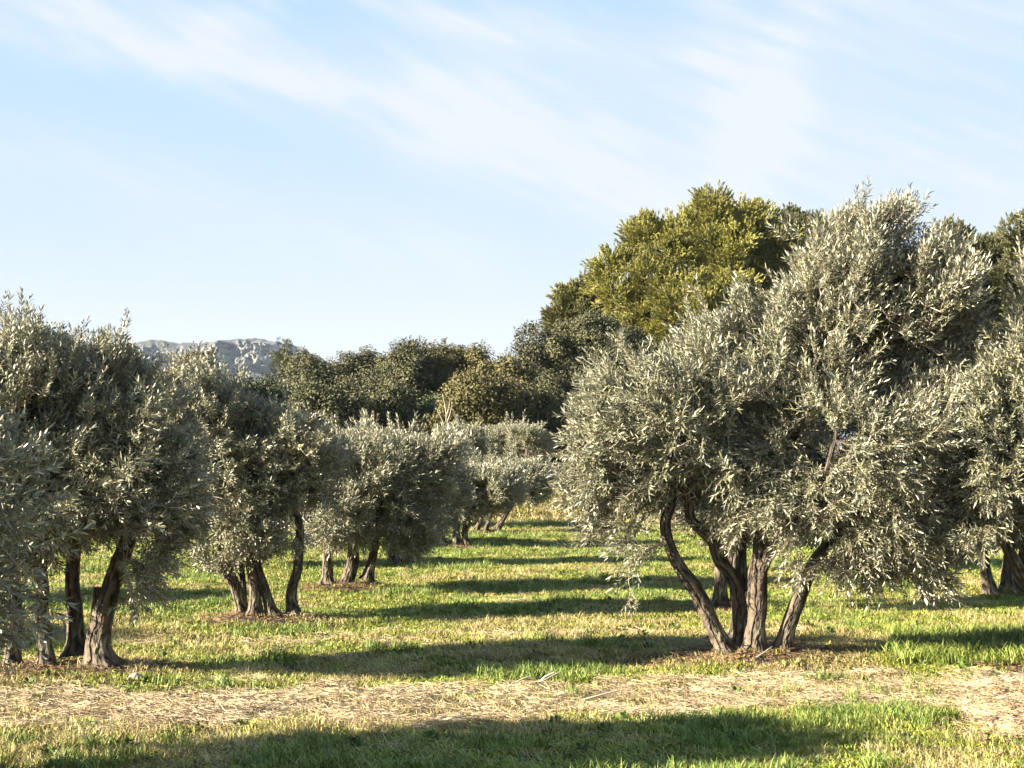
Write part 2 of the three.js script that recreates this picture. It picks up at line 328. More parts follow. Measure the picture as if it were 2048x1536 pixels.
measured(1500, 1318, { clear: [[1380, 1060, 85, 130, 0.7, 0.75], [1490, 1140, 60, 75, 0.6, 0.7], [1250, 950, 40, 40, 0.7, 0.6], [1600, 900, 50, 60, 0.8, 0.6]], seed: 11, n: 3600, per: 6, size: 0.9, tone: 1.02,
  label: 'largest olive tree right of the grass aisle, several trunks fanning from one base',
  stems: [
    [[[1450, 1318, 0.02], [1428, 1275, 0.03], [1388, 1195, 0.05], [1345, 1130, 0.08], [1328, 1065, 0.05], [1346, 1000, 0], [1312, 950, -0.05], [1262, 905, -0.1]], 0.085, 0.03],
    [[[1478, 1308, -0.12], [1479, 1240, -0.1], [1474, 1185, -0.1], [1440, 1135, -0.08], [1428, 1100, -0.05], [1378, 1050, 0.05], [1374, 1005, 0.1], [1352, 965, 0.1], [1362, 905, 0.2], [1340, 830, 0.3]], 0.085, 0.026],
    [[[1504, 1320, 0.05], [1510, 1240, 0.05], [1513, 1170, 0.05], [1520, 1100, 0.02], [1552, 1000, -0.1], [1590, 900, -0.2], [1640, 780, -0.3], [1690, 660, -0.3]], 0.095, 0.03],
    [[[1562, 1316, 0.0], [1572, 1270, 0.02], [1597, 1200, 0.05], [1620, 1140, 0.1], [1690, 1050, 0.2], [1770, 960, 0.3]], 0.085, 0.025],
    [[[1486, 1200, -0.14], [1488, 1120, -0.2], [1495, 1040, -0.3], [1470, 930, -0.4], [1480, 820, -0.4]], 0.065, 0.02, true],
    [[[1520, 1150, 0.08], [1545, 1080, 0.25], [1610, 1000, 0.45], [1640, 900, 0.55]], 0.05, 0.02, true]],
  lobes: [[1290, 885, 165, 165, 0.1], [1225, 1010, 105, 120, 0], [1285, 1110, 75, 80, 0.3], [1265, 1195, 30, 45, 0.3, 0.15], [1480, 835, 170, 195, -0.1], [1560, 690, 120, 130, -0.2], [1720, 680, 150, 230, -0.1], [1735, 485, 75, 75, -0.1, 0.4], [1800, 465, 60, 65, -0.1, 0.35], [1690, 575, 100, 110, -0.1, 0.6], [1865, 610, 90, 120, 0, 0.6], [1925, 790, 80, 120, 0, 0.6], [1835, 780, 130, 190, 0], [1700, 930, 220, 170, 0.2], [1750, 1075, 160, 120, 0.3], [1790, 1180, 85, 50, 0.4], [1470, 1000, 170, 90, 0.1], [1610, 1080, 60, 70, 0.35], [1920, 640, 70, 80, 0], [1560, 1120, 110, 60, 0.35], [1410, 1095, 90, 75, 0.35], [1255, 1170, 45, 60, 0.3, 0.25], [1885, 850, 80, 140, 0], [1870, 1030, 95, 110, 0.2], [1850, 1195, 50, 40, 0.4, 0.3], [1690, 1150, 70, 50, 0.4, 0.4]] });

measured(130, 1340, { seed: 23, n: 2600, per: 6, shoot: 2, size: 0.9, tone: 0.97,
  label: 'olive tree with a leaning main trunk beside three stems, at the left edge',
  stems: [
    [[[212, 1342, 0.05], [206, 1290, 0.05], [222, 1215, 0.06], [246, 1140, 0.08], [272, 1060, 0.05], [310, 970, 0], [330, 870, 0]], 0.115, 0.03],
    [[[208, 1300, -0.03], [198, 1235, -0.04], [199, 1185, -0.05]], 0.075, 0.06, true],
    [[[150, 1322, -0.15], [144, 1240, -0.15], [137, 1160, -0.15], [140, 1060, -0.2], [150, 950, -0.2], [190, 830, -0.25]], 0.085, 0.03],
    [[[110, 1345, 0.1], [98, 1250, 0.1], [96, 1150, 0.12], [80, 1030, 0.2], [60, 900, 0.2]], 0.08, 0.03],
    [[[34, 1348, 0.05], [40, 1250, 0.05], [32, 1150, 0.05], [10, 1040, 0], [-20, 920, 0]], 0.075, 0.028]],
  lobes: [[50, 830, 165, 150, 0], [-80, 850, 140, 160, 0], [205, 870, 130, 140, -0.1], [80, 705, 50, 55, 0, 0.35], [225, 745, 40, 55, 0, 0.3], [100, 1000, 210, 120, 0.1], [300, 990, 120, 140, 0.1], [310, 1120, 60, 60, 0.2], [300, 1190, 50, 48, 0.3, 0.25], [10, 1110, 110, 90, 0.3], [-90, 1000, 130, 130, 0.1], [150, 690, 35, 45, 0.1, 0.25], [330, 880, 70, 90, 0, 0.5]] });

measured(520, 1240, { seed: 35, n: 2400, per: 5, shoot: 1, tone: 0.98,
  label: 'olive tree with four slim trunks, next behind the left-edge tree in the row',
  stems: [
    [[[490, 1238, 0], [474, 1185, 0], [456, 1140, 0.02], [444, 1070, 0.05], [420, 980, 0.1], [400, 880, 0.1]], 0.08, 0.028],
    [[[516, 1242, 0.08], [514, 1185, 0.08], [503, 1120, 0.08], [492, 1030, 0.05], [500, 930, 0]], 0.076, 0.028],
    [[[550, 1244, 0.04], [533, 1185, 0.05], [516, 1130, 0.05], [528, 1040, 0], [540, 930, -0.1]], 0.07, 0.025],
    [[[588, 1236, -0.05], [583, 1195, -0.05], [597, 1140, -0.03], [600, 1060, 0.0], [584, 1000, 0.05], [610, 920, 0.1]], 0.07, 0.028],
    [[[486, 1225, -0.1], [480, 1150, -0.15], [470, 1050, -0.2]], 0.05, 0.02, true]],
  lobes: [[390, 870, 120, 130, 0], [375, 770, 50, 45, 0, 0.35], [490, 960, 130, 140, 0], [590, 960, 100, 110, 0], [440, 1070, 120, 90, 0.1], [550, 1075, 90, 55, 0.1], [300, 960, 90, 110, -0.2], [480, 850, 60, 50, 0, 0.4], [330, 880, 70, 90, 0], [620, 905, 80, 60, 0, 0.5], [560, 880, 60, 50, 0, 0.4]] });

measured(700, 1180, { seed: 47, n: 1900, per: 5, shoot: 0, tone: 1.0,
  label: 'olive tree with three spread trunks curving up, third along the left row',
  stems: [
    [[[656, 1182, 0], [656, 1140, 0], [650, 1080, 0], [630, 1000, 0]], 0.08, 0.026],
    [[[694, 1186, 0.05], [704, 1140, 0.05], [704, 1080, 0.05], [720, 990, 0]], 0.072, 0.026],
    [[[736, 1174, 0], [748, 1120, 0], [752, 1060, 0], [790, 970, 0]], 0.078, 0.026],
    [[[700, 1180, -0.1], [712, 1130, -0.12], [690, 1040, -0.2]], 0.055, 0.02, true]],
  lobes: [[640, 955, 95, 75, 0], [745, 975, 120, 85, 0], [830, 985, 75, 85, 0], [700, 1045, 130, 65, 0.1], [820, 1070, 60, 60, 0.2], [842, 1120, 34, 34, 0.3, 0.25], [600, 1000, 60, 90, 0, 0.5], [880, 930, 50, 50, 0, 0.4]] });

measured(800, 1130, { seed: 59, n: 1200, per: 5, shoot: 1, tone: 1.0,
  label: 'olive tree with two short dark trunks, fourth along the left row',
  stems: [[[[786, 1130], [786, 1112], [780, 1060], [775, 990]], 0.1, 0.03], [[[812, 1128], [816, 1090], [820, 1040], [850, 970]], 0.11, 0.03], [[[800, 1134, 0.2], [802, 1118, 0.2], [806, 1102, 0.2]], 0.08, 0.06, true]],
  lobes: [[790, 975, 90, 65], [870, 975, 70, 65], [830, 1040, 90, 45], [900, 1000, 40, 50]] });

const far = measured(912, 1093, { seed: 71, n: 900, per: 5, shoot: 2, tone: 1.05,
  label: 'olive tree with one outward leaning thin trunk, fifth along the left row',
  stems: [[[[888, 1098], [880, 1060], [872, 1000], [860, 950]], 0.07, 0.025], [[[914, 1093], [914, 1055], [926, 1000], [935, 950]], 0.09, 0.028], [[[934, 1093], [930, 1068], [950, 1020], [985, 970]], 0.08, 0.026]],
  lobes: [[905, 985, 75, 44], [975, 982, 70, 42], [940, 1008, 80, 32], [860, 1000, 40, 45]] });

measured(975, 1067, { seed: 83, n: 800, per: 5, shoot: 0, tone: 1.08,
  label: 'small olive tree with slanting thin trunks at the far end of the left row',
  stems: [[[[953, 1068], [968, 1035], [975, 1000], [990, 950]], 0.07, 0.024], [[[972, 1066, 0.2], [985, 1030, 0.2], [1010, 985, 0.2]], 0.06, 0.022], [[[994, 1066], [1012, 1035], [1035, 1000], [1060, 950]], 0.075, 0.024]],
  lobes: [[990, 972, 75, 40], [1055, 972, 60, 40], [1030, 990, 75, 28], [940, 960, 45, 50]] });

measured(1465, 1222, { seed: 95, n: 1300, per: 5, shoot: 1, tone: 1.0,
  label: 'olive tree whose trunks show between the stems of the largest olive tree',
  stems: [[[[1438, 1222], [1440, 1160], [1430, 1090], [1400, 980]], 0.085, 0.028], [[[1470, 1222], [1468, 1160], [1480, 1080], [1510, 960]], 0.07, 0.026], [[[1492, 1220], [1500, 1150], [1540, 1050]], 0.06, 0.022]],
  lobes: [[1380, 950, 130, 120], [1520, 930, 140, 130], [1450, 1050, 150, 60], [1590, 1010, 90, 90]] });

measured(2140, 1330, { seed: 107, n: 2200, per: 5, shoot: 2, size: 0.95, tone: 1.0,
  label: 'olive tree at the right edge with a slanting trunk partly out of view',
  stems: [[[[2120, 1330], [2070, 1225], [2030, 1150], [2000, 1085], [1990, 1000]], 0.1, 0.03], [[[2145, 1330], [2120, 1180], [2095, 1000], [2085, 850]], 0.09, 0.03], [[[2165, 1330], [2180, 1180], [2190, 1000]], 0.09, 0.03]],
  lobes: [[2095, 720, 90, 190, 0], [2130, 600, 80, 110], [2000, 850, 70, 120, 0, 0.4], [1955, 960, 90, 120, 0.1, 0.6], [1935, 1090, 80, 75, 0.2, 0.4], [1925, 860, 50, 90, 0.2, 0.4], [2150, 850, 190, 190, 0], [2040, 900, 110, 150, 0.1], [2020, 1020, 75, 90, 0.1], [2200, 1000, 150, 110]] });

const edge = measured(-480, 1566, { seed: 119, n: 1050, per: 5, shoot: 2, size: 1.02, tone: 0.95,
  label: 'olive branches reaching in at the left edge in front of the other trees',
  stems: [[[[-450, 1560], [-430, 1432], [-380, 1282], [-300, 1132], [-230, 1002]], 0.1, 0.03], [[[-520, 1560], [-550, 1402], [-590, 1202]], 0.09, 0.03], [[[-490, 1572], [-480, 1352], [-470, 1102], [-490, 932]], 0.09, 0.03]],
  lobes: [[-310, 982, 260, 230, 0], [-650, 1002, 280, 240, 0], [-180, 1132, 170, 160, 0], [-110, 1242, 110, 90, 0.1], [-490, 802, 220, 130, 0], [-450, 1202, 300, 120, 0], [-90, 952, 110, 130, 0], [-90, 1292, 100, 80, 0.1], [20, 1040, 110, 140, 0.1], [30, 1200, 125, 120, 0.15], [70, 1130, 60, 80, 0.1]] });

for (const [px, D, turn, s, label] of [
  [1458, 20.5, 1.1, 1.12, 'olive tree low behind the trunk gap of the largest tree, third of its row'],
  [1450, 26, 2.3, 1.0, 'olive tree hidden deep behind the largest tree, fourth of its row'],
  [2010, 17.2, 0.4, 1.15, 'olive tree behind the one at the right edge'],
  [1850, 25, 4.1, 1.1, 'olive tree behind drooping right side of the largest tree'],
  [1700, 31, 3.0, 1.05, 'olive tree far off beyond the right half of the largest tree'],
  [1040, 40.5, 2.0, 1.22, 'pale rounded olive tree at the far end of the aisle before the oaks'],
  [918, 41, 0.8, 1.15, 'darker rounded olive tree left of the pale one at the aisle end'],
  [740, 33, 5.0, 1.45, 'flat topped pale olive tree rising behind the left row'],
  [620, 26, 1.6, 1.1, 'olive tree of the second row behind the four slim trunks'],
  [480, 21.5, 3.6, 1.1, 'olive tree of the second row behind the left-edge trunks'],
]) { const [x, z] = at(px, D); treeBases.push([x, z, 0.5]); copyTree(far, label, [x, z], turn, s); }
for (const [x, z, turn, s, label] of [
  [-8.6, -8.9, 0.6, 1.0, 'olive tree of the next row left of the picture, nearest'],
  [-8.15, -12.4, 2.2, 1.02, 'olive tree of the next row left of the picture, second'],
  [-7.7, -15.9, 4.0, 1.0, 'olive tree of the next row left of the picture, third'],
]) copyTree(edge, label, [x, z], turn, s * 0.9);

// ------------------------------------------------------------------ oaks, pines: a trunk, limbs and a crown of leaf clumps in billows
function leafClump(seed, n, radius, leaf, top, under) {
  const r = rng(seed), f = new Faces();
  for (let i = 0; i < n; i++) { const p = randomIn(r).multiplyScalar(radius), d = randomIn(r).normalize().addScaledVector(p.clone().normalize(), 0.6).normalize(), up = V(r() - 0.5, r() * 1.4 - 0.2, r() - 0.5).addScaledVector(p.clone().normalize(), 0.8), q = 0.75 + 0.5 * r(); f.leaf(p, d, up, leaf * (0.7 + 0.6 * r()), leaf * 0.55, C(top[0] * q, top[1] * q, top[2] * q), under && C(under[0] * q, under[1] * q, under[2] * q), 0.1, 0.001); }
  return f.build();
}
function needleTuft(seed, shootsN, len) {
  const r = rng(seed), f = new Faces();
  for (let s = 0; s < shootsN; s++) {
    const o = V((r() - 0.5) * 0.34, (r() - 0.5) * 0.16, (r() - 0.5) * 0.34), dir = V(o.x * 1.6 + (r() - 0.5) * 0.4, 1, o.z * 1.6 + (r() - 0.5) * 0.4).normalize(), L = len * (0.7 + 0.5 * r());
    for (let i = 0; i < 26; i++) {
      const t = 0.15 + 0.85 * r(), a = r() * 6.28, e = V(Math.cos(a), 0, Math.sin(a)), d = dir.clone().multiplyScalar(0.75 + 0.5 * t).addScaledVector(e, 0.85 - 0.5 * t).normalize(), q = 0.7 + 0.6 * r();
      const base = o.clone().addScaledVector(dir, t * L), tip = base.clone().addScaledVector(d, 0.1), side = V().crossVectors(d, V(r() - 0.5, r() - 0.5, r() - 0.5)).normalize().multiplyScalar(0.011), c = C(0.25 * q, 0.235 * q, 0.075 * q);
      f.tri(base.clone().sub(side), base.clone().add(side), tip.clone().addScaledVector(side, 0.5), c); f.tri(base.clone().sub(side), tip.clone().addScaledVector(side, 0.5), tip.clone().addScaledVector(side, -0.5), c);
    }
  }
  return f.build();
}
const clumps = [leafClump(5, 60, 0.2, 0.07, [0.082, 0.088, 0.04], [0.135, 0.13, 0.08]), leafClump(6, 60, 0.2, 0.07, [0.082, 0.088, 0.04], [0.135, 0.13, 0.08])];
const tufts = [needleTuft(2, 6, 0.3), needleTuft(4, 6, 0.28)];
// crown lobes in metres from the base; every lobe carries billows, every billow a skin of clumps
function billowTree(name, category, { label, base: [x, z], stems, lobes, seed, billow, perM2, geometry, material, color, vary = 0.3, group, limbs = 60, upright = 0, ragged = 0.12, gap = 1.5, proud = 0.2, grain = 1 }) {
  const r = rng(seed), t = thing(name, label, category, [x, groundY(x, z) - 0.05, z], group), list = [];
  const stemPts = stems.map(([pts]) => smooth(pts.map((p) => V(...p)), 0.2));
  stemPts.forEach((pts, i) => { const [, r0, r1] = stems[i], m = pts.length - 1; part('trunk', tube(pts, pts.map((_, k) => mix(r0, r1, k / m)), 10, { knob: 0.12, flare: 0.4, seed: seed + i, cap: true }), M.darkBark, t); });
  const g = growTwigs(stemPts, lobes.map(([c, q]) => [c, q.map((v) => v * 0.85)]), limbs, r, { hollow: 0.5, reach: 0.25 }), tg = twigGeometry(g, 0.012, 0.5, true);
  part('branch', mergeGeometries([...tg.limbs, ...tg.twigs]), M.darkBark, t, true);
  for (const [c, q] of lobes) {
    const area = 4 * Math.PI * ((((q[0] * q[1]) ** 1.6 + (q[0] * q[2]) ** 1.6 + (q[1] * q[2]) ** 1.6) / 3) ** (1 / 1.6)), nb = Math.round(area / (billow * billow * gap));
    for (let b = 0; b < nb; b++) {
      const n = randomIn(r).normalize(); if (n.y < -0.55 && r() < 0.6) continue;
      const rb = billow * (0.6 + 0.75 * r()), sink = rb * (proud + 0.95 * r()), bc = V(c[0] + n.x * (q[0] - sink), c[1] + n.y * (q[1] - sink), c[2] + n.z * (q[2] - sink)).addScaledVector(randomIn(r), rb * 0.4);
      const tone = 1 + vary * (r() - 0.5) * 2, m = Math.round(rb * rb * 4 * Math.PI * perM2 * 0.72);
      for (let k = 0; k < m; k++) {
        const u = randomIn(r).normalize(); if (u.dot(n) < -0.35) continue;
        const p = bc.clone().addScaledVector(u, rb * (0.85 + ragged * 2 * (r() - 0.4))), d = u.clone().addScaledVector(n, 0.3).addScaledVector(randomIn(r), 0.4); d.y += upright; d.normalize();
        const v = tone * (0.85 + 0.3 * r());
        list.push([p, d, r() * 6.28, grain * (0.8 + 0.45 * r()), C(color[0] * v, color[1] * v, color[2] * v)]);
      }
    }
  }
  foliage('crown', geometry, material, list, t);
  return t;
}
// px, top row, half width in photo pixels, depth: an oak whose crown spans that
function oak(px, top, hw, D, label, { color = [1, 1, 1], low = 0.5, seed = 1, group = 'evergreen oaks along the edge of the wood' } = {}) {
  const k = D / 3100, [x, z] = at(px, D), y0 = groundY(x, z), h = EYE + (903 - top - 4) * k - y0, w = hw * k, r = rng(seed * 77 + 5), lobes = [], cy = low + (h - low) * 0.5, ry = (h - low) * 0.5;
  lobes.push([[0, cy + ry * 0.15, 0], [w * 0.8, ry * 0.83, w * 0.8]]);
  for (let i = 0; i < 6; i++) { const a = i / 6 * 6.28 + r(), q = 0.4 + 0.2 * r(); lobes.push([[Math.cos(a) * w * 0.6, cy + ry * (r() * 0.9 - 0.45), Math.sin(a) * w * 0.6], [w * q, ry * (q + 0.05), w * q]]); }
  return billowTree('oak_tree', 'oak tree', { label, base: [x, z], seed, lobes, billow: 0.42, perM2: 13, gap: 1.9, proud: -0.1, ragged: 0.2, geometry: clumps[seed % 2], material: M.leaf, color, group, limbs: 40,
    stems: [[[[0, 0, 0], [0.1, h * 0.2, 0], [-0.1, h * 0.45, 0.1], [0, h * 0.7, 0]], 0.16, 0.05], [[[0.2, 0, 0.1], [0.5, h * 0.25, 0.2], [0.5 * w, h * 0.5, 0]], 0.11, 0.04]] });
}
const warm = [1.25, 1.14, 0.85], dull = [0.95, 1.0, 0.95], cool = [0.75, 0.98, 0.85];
[
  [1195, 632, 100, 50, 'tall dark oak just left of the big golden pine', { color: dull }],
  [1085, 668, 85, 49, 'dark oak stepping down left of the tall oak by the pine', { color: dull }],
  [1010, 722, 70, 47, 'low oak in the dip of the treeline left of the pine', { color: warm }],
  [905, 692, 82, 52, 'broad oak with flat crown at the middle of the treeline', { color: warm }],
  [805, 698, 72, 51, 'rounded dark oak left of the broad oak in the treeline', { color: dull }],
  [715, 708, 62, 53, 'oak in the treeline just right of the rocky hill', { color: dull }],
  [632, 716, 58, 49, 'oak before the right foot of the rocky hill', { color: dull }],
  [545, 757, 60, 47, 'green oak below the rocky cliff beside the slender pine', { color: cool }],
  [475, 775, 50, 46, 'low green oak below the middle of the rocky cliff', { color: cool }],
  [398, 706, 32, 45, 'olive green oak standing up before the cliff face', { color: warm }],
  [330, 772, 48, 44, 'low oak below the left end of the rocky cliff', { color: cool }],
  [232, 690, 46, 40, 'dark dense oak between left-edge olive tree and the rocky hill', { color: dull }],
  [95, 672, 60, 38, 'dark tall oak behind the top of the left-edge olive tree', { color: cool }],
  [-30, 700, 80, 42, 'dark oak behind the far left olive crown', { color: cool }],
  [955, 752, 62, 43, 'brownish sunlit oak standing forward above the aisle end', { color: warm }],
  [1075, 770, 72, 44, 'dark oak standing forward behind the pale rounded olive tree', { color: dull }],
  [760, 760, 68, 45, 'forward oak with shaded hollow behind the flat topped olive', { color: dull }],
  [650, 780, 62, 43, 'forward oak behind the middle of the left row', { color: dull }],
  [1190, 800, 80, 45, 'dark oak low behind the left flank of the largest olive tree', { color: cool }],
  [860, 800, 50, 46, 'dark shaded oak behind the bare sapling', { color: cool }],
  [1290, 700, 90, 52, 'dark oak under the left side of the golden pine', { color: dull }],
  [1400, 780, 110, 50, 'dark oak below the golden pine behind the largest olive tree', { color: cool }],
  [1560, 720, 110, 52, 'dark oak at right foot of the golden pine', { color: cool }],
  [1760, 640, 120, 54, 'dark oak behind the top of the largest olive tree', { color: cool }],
].forEach(([px, top, hw, D, label, o], i) => oak(px, top, hw, D, label, { ...o, seed: i + 1 }));

function pine(name, px, D, label, { lobes, color, trunk = 0.2, billow = 0.55, perM2 = 15, seed, group = 'pines rising above the oaks', upright = 0.7, vary = 0.25, ragged = 0.16, gap = 1.9, proud = 0, grain = 1 }) {
  const k = D / 3100, [x, z] = at(px, D), y0 = groundY(x, z), P = (cx, cy) => [(cx - px) * k, EYE + (903 - cy) * k - y0];
  const L = lobes.map(([cx, cy, rx, ry, dz = 0, rz]) => [[...P(cx, cy), dz], [rx * k, ry * k, (rz ?? rx) * k]]), top = Math.max(...L.map(([c, q]) => c[1] + q[1]));
  return billowTree(name, 'pine tree', { label, base: [x, z], lobes: L, seed, billow, perM2, geometry: tufts[seed % 2], material: M.needle, color, vary, group, limbs: 50, upright, ragged, gap, proud, grain,
    stems: [[[[0, 0, 0], [0.1, top * 0.3, 0], [-0.1, top * 0.6, 0.1], [0, top * 0.92, 0]], trunk, 0.04]] });
}
pine('pine_tree', 1410, 60, 'big golden pine with billowing crown above the largest olive tree', { seed: 41, color: [1.08, 1.1, 0.84], billow: 0.52, trunk: 0.3, vary: 0.42, gap: 2.7, ragged: 0.25, perM2: 12, proud: -0.35, grain: 0.95,
  lobes: [[1465, 515, 105, 82, 0], [1335, 548, 88, 82, 0], [1262, 600, 60, 75, 0.3], [1400, 630, 115, 85, 1.2], [1510, 605, 80, 85, 0.3], [1320, 655, 70, 65, 1.2], [1555, 540, 55, 60, -1], [1410, 462, 42, 36, 0.3], [1300, 492, 32, 34, 0.2], [1500, 462, 52, 32, 0]] });
pine('pine_tree', 1140, 62, 'smaller greenish pine against the left flank of the golden pine', { seed: 42, color: [0.85, 0.88, 1.0], billow: 0.5, lobes: [[1160, 635, 48, 48], [1128, 668, 32, 36], [1180, 602, 30, 34]] });
pine('pine_tree', 1610, 66, 'dark pine peeping out right of the golden pine', { seed: 43, color: [0.5, 0.55, 0.7], billow: 0.5, lobes: [[1605, 520, 60, 75], [1600, 600, 60, 80], [1590, 470, 28, 28]] });
pine('pine_tree', 1905, 58, 'spire topped dark pine right of the largest olive crown', { seed: 44, color: [0.6, 0.62, 0.75], billow: 0.45, lobes: [[1905, 600, 60, 80], [1906, 515, 26, 45], [1905, 480, 10, 22], [1890, 700, 80, 110]] });
pine('pine_tree', 1985, 60, 'broad dark pine second from the right edge', { seed: 45, color: [0.56, 0.6, 0.75], billow: 0.45, lobes: [[1975, 605, 66, 85], [1958, 510, 16, 34], [2005, 525, 24, 40], [1970, 715, 80, 110]] });
pine('pine_tree', 2060, 57, 'dark pine cut by the right edge', { seed: 46, color: [0.58, 0.62, 0.75], billow: 0.45, lobes: [[2065, 590, 56, 90], [2046, 480, 13, 36], [2075, 715, 80, 110]] });
pine('pine_tree', 568, 58, 'slender wispy pine standing before the rocky hill', { seed: 47, color: [0.6, 0.66, 0.9], billow: 0.2, perM2: 14, ragged: 0.6, grain: 0.42, trunk: 0.07, lobes: [[566, 735, 20, 22], [568, 706, 11, 16], [563, 684, 5, 10], [580, 696, 5, 7]] });
pine('pine_tree', 886, 60, 'tip of a slim pine above the middle of the treeline', { seed: 48, color: [0.6, 0.62, 0.8], billow: 0.2, perM2: 14, ragged: 0.6, grain: 0.42, trunk: 0.08, lobes: [[886, 706, 9, 10], [872, 700, 5, 8], [887, 690, 4, 9]] });
pine('pine_tree', 1651, 52, 'pale thin young pine tip left of the largest olive top', { seed: 49, color: [0.9, 1.05, 1.5], billow: 0.16, perM2: 14, ragged: 0.5, grain: 0.42, trunk: 0.05, lobes: [[1650, 438, 6, 18], [1646, 470, 10, 18], [1668, 462, 6, 12], [1655, 500, 16, 30]] });

// bare sapling in the dark gap of the wood, dry bank brush
{
  const D = 42, [x, z] = at(886, D), t = thing('bare_sapling', 'pale leafless sapling before the dark hollow of the treeline', 'sapling', [x, groundY(x, z), z]), k = D / 3100;
  const P = (a, b, c = 0) => V((a - 886) * k, EYE + (903 - b) * k - groundY(x, z), c);
  part('trunk', tube([V(0, 0, 0), P(890, 880), P(893, 830), P(886, 790)], [0.03, 0.025, 0.016, 0.006], 6), M.deadWood, t);
  for (const [a, b] of [[[892, 850], [905, 805]], [[891, 860], [872, 815]], [[893, 832], [900, 795]], [[889, 890], [868, 850]]]) part('branch', tube([P(...a), P((a[0] + b[0]) / 2 + 2, (a[1] + b[1]) / 2, 0.05), P(...b, 0.1)], [0.015, 0.011, 0.004], 5), M.deadWood, t);
}

// ------------------------------------------------------------------ the rocky hill far behind
{
  const D0 = 1300, k = D0 / 3100, top = [[-900, 800], [-300, 700], [100, 672], [240, 690], [268, 682], [300, 674], [345, 680], [385, 684], [430, 679], [470, 674], [500, 672], [540, 678], [580, 684], [603, 690], [625, 704], [660, 722], [720, 745], [820, 800], [1000, 870], [1300, 900]];
  const crest = (px) => { for (let i = 0; i + 1 < top.length; i++) if (px <= top[i + 1][0]) { const [a, p] = top[i], [b, q] = top[i + 1]; return mix(p, q, (px - a) / (b - a)); } return 900; };
  const NX = 760, NY = 150, pos = [], col = [], idx = [], ridged = (x, y, z) => 1 - Math.abs(2 * fbm(x, y, z, 3) - 1) * 2;
  for (let j = 0; j <= NY; j++) for (let i = 0; i <= NX; i++) {
    const px = mix(-260, 960, i / NX), v = j / NY, H = (903 - crest(px) + 7 * (fbm(px * 0.09, 3, 1, 4) - 0.5)) * k, x = (px - 1024) * k;
    // scree below, a broken cliff with ledges, a gentle scrubby crown above
    const foot = 0.72 + 0.12 * (fbm(px * 0.02, 1, 30, 3) - 0.5), lip = clamp(0.93 + 0.24 * (fbm(px * 0.02, 5, 33, 3) - 0.5), 0.85, 0.985), q = v;
    let y, back;
    if (q < 0.12) { y = H * foot * q / 0.12; back = -80 + 80 * q / 0.12; }
    else if (q < 0.8) { const u = (q - 0.12) / 0.68; y = H * mix(foot, lip, u); back = 16 * u + 12 * Math.floor(u * 4 + 2 * fbm(px * 0.04, u * 3, 4, 3)) / 4 * 4 * 0.5; }
    else { const u = (q - 0.8) / 0.2; y = H * mix(lip, 1, Math.sin(u * 1.57)); back = 60 + 120 * u; }
    const away = (D0 + back) / D0; y = EYE + (y - EYE) * away; const face = step(0.12, 0.24, q) * step(1.0, 0.78, q);
    const wob = face * (34 * (fbm(px * 0.03, v * 1.5, 9, 3) - 0.5) * 2 + 13 * ridged(px * 0.075, v * 3.5, 2) + 9 * (fbm(px * 0.22, v * 16, 5, 3) - 0.5)) + 5 * step(0.1, 0.24, q) * (fbm(px * 0.15, v * 30, 7, 3) - 0.5);
    pos.push(x * away, y, -(D0 + back - wob));
    const cliff = step(0.1, 0.14, q) * step(0.04, 0.16, q + (fbm(px * 0.05, v * 5, 40, 3) - 0.5) * 0.3) * step(0.9, 0.78, q + (fbm(px * 0.09, v * 7, 6, 3) - 0.5) * 0.5), scrub = step(0.52, 0.6, fbm(px * 0.09, v * 18, 12, 4)), rock = clamp(cliff * (1 - 0.8 * scrub) + 0.3 * step(0.6, 0.7, fbm(px * 0.13, v * 30, 17, 3)));
    const t = 0.8 + 0.6 * (fbm(px * 0.25, v * 30, 21, 3) - 0.5);
    col.push(mix(0.022, 0.15 * t, rock), mix(0.024, 0.148 * t, rock), mix(0.017, 0.14 * t, rock));
  }
  for (let j = 0; j < NY; j++) for (let i = 0; i < NX; i++) { const a = j * (NX + 1) + i; idx.push(a, a + 1, a + NX + 1, a + 1, a + NX + 2, a + NX + 1); }
  const g = new THREE.BufferGeometry(); g.setAttribute('position', new THREE.Float32BufferAttribute(pos, 3)); g.setAttribute('color', new THREE.Float32BufferAttribute(col, 3)); g.setIndex(idx); g.computeVertexNormals();
  const h = new THREE.Mesh(g, M.rock); h.name = 'hill'; h.userData.kind = 'structure'; h.userData.label = 'distant rocky hill with pale limestone cliffs'; h.receiveShadow = h.castShadow = true; scene.add(h);
}

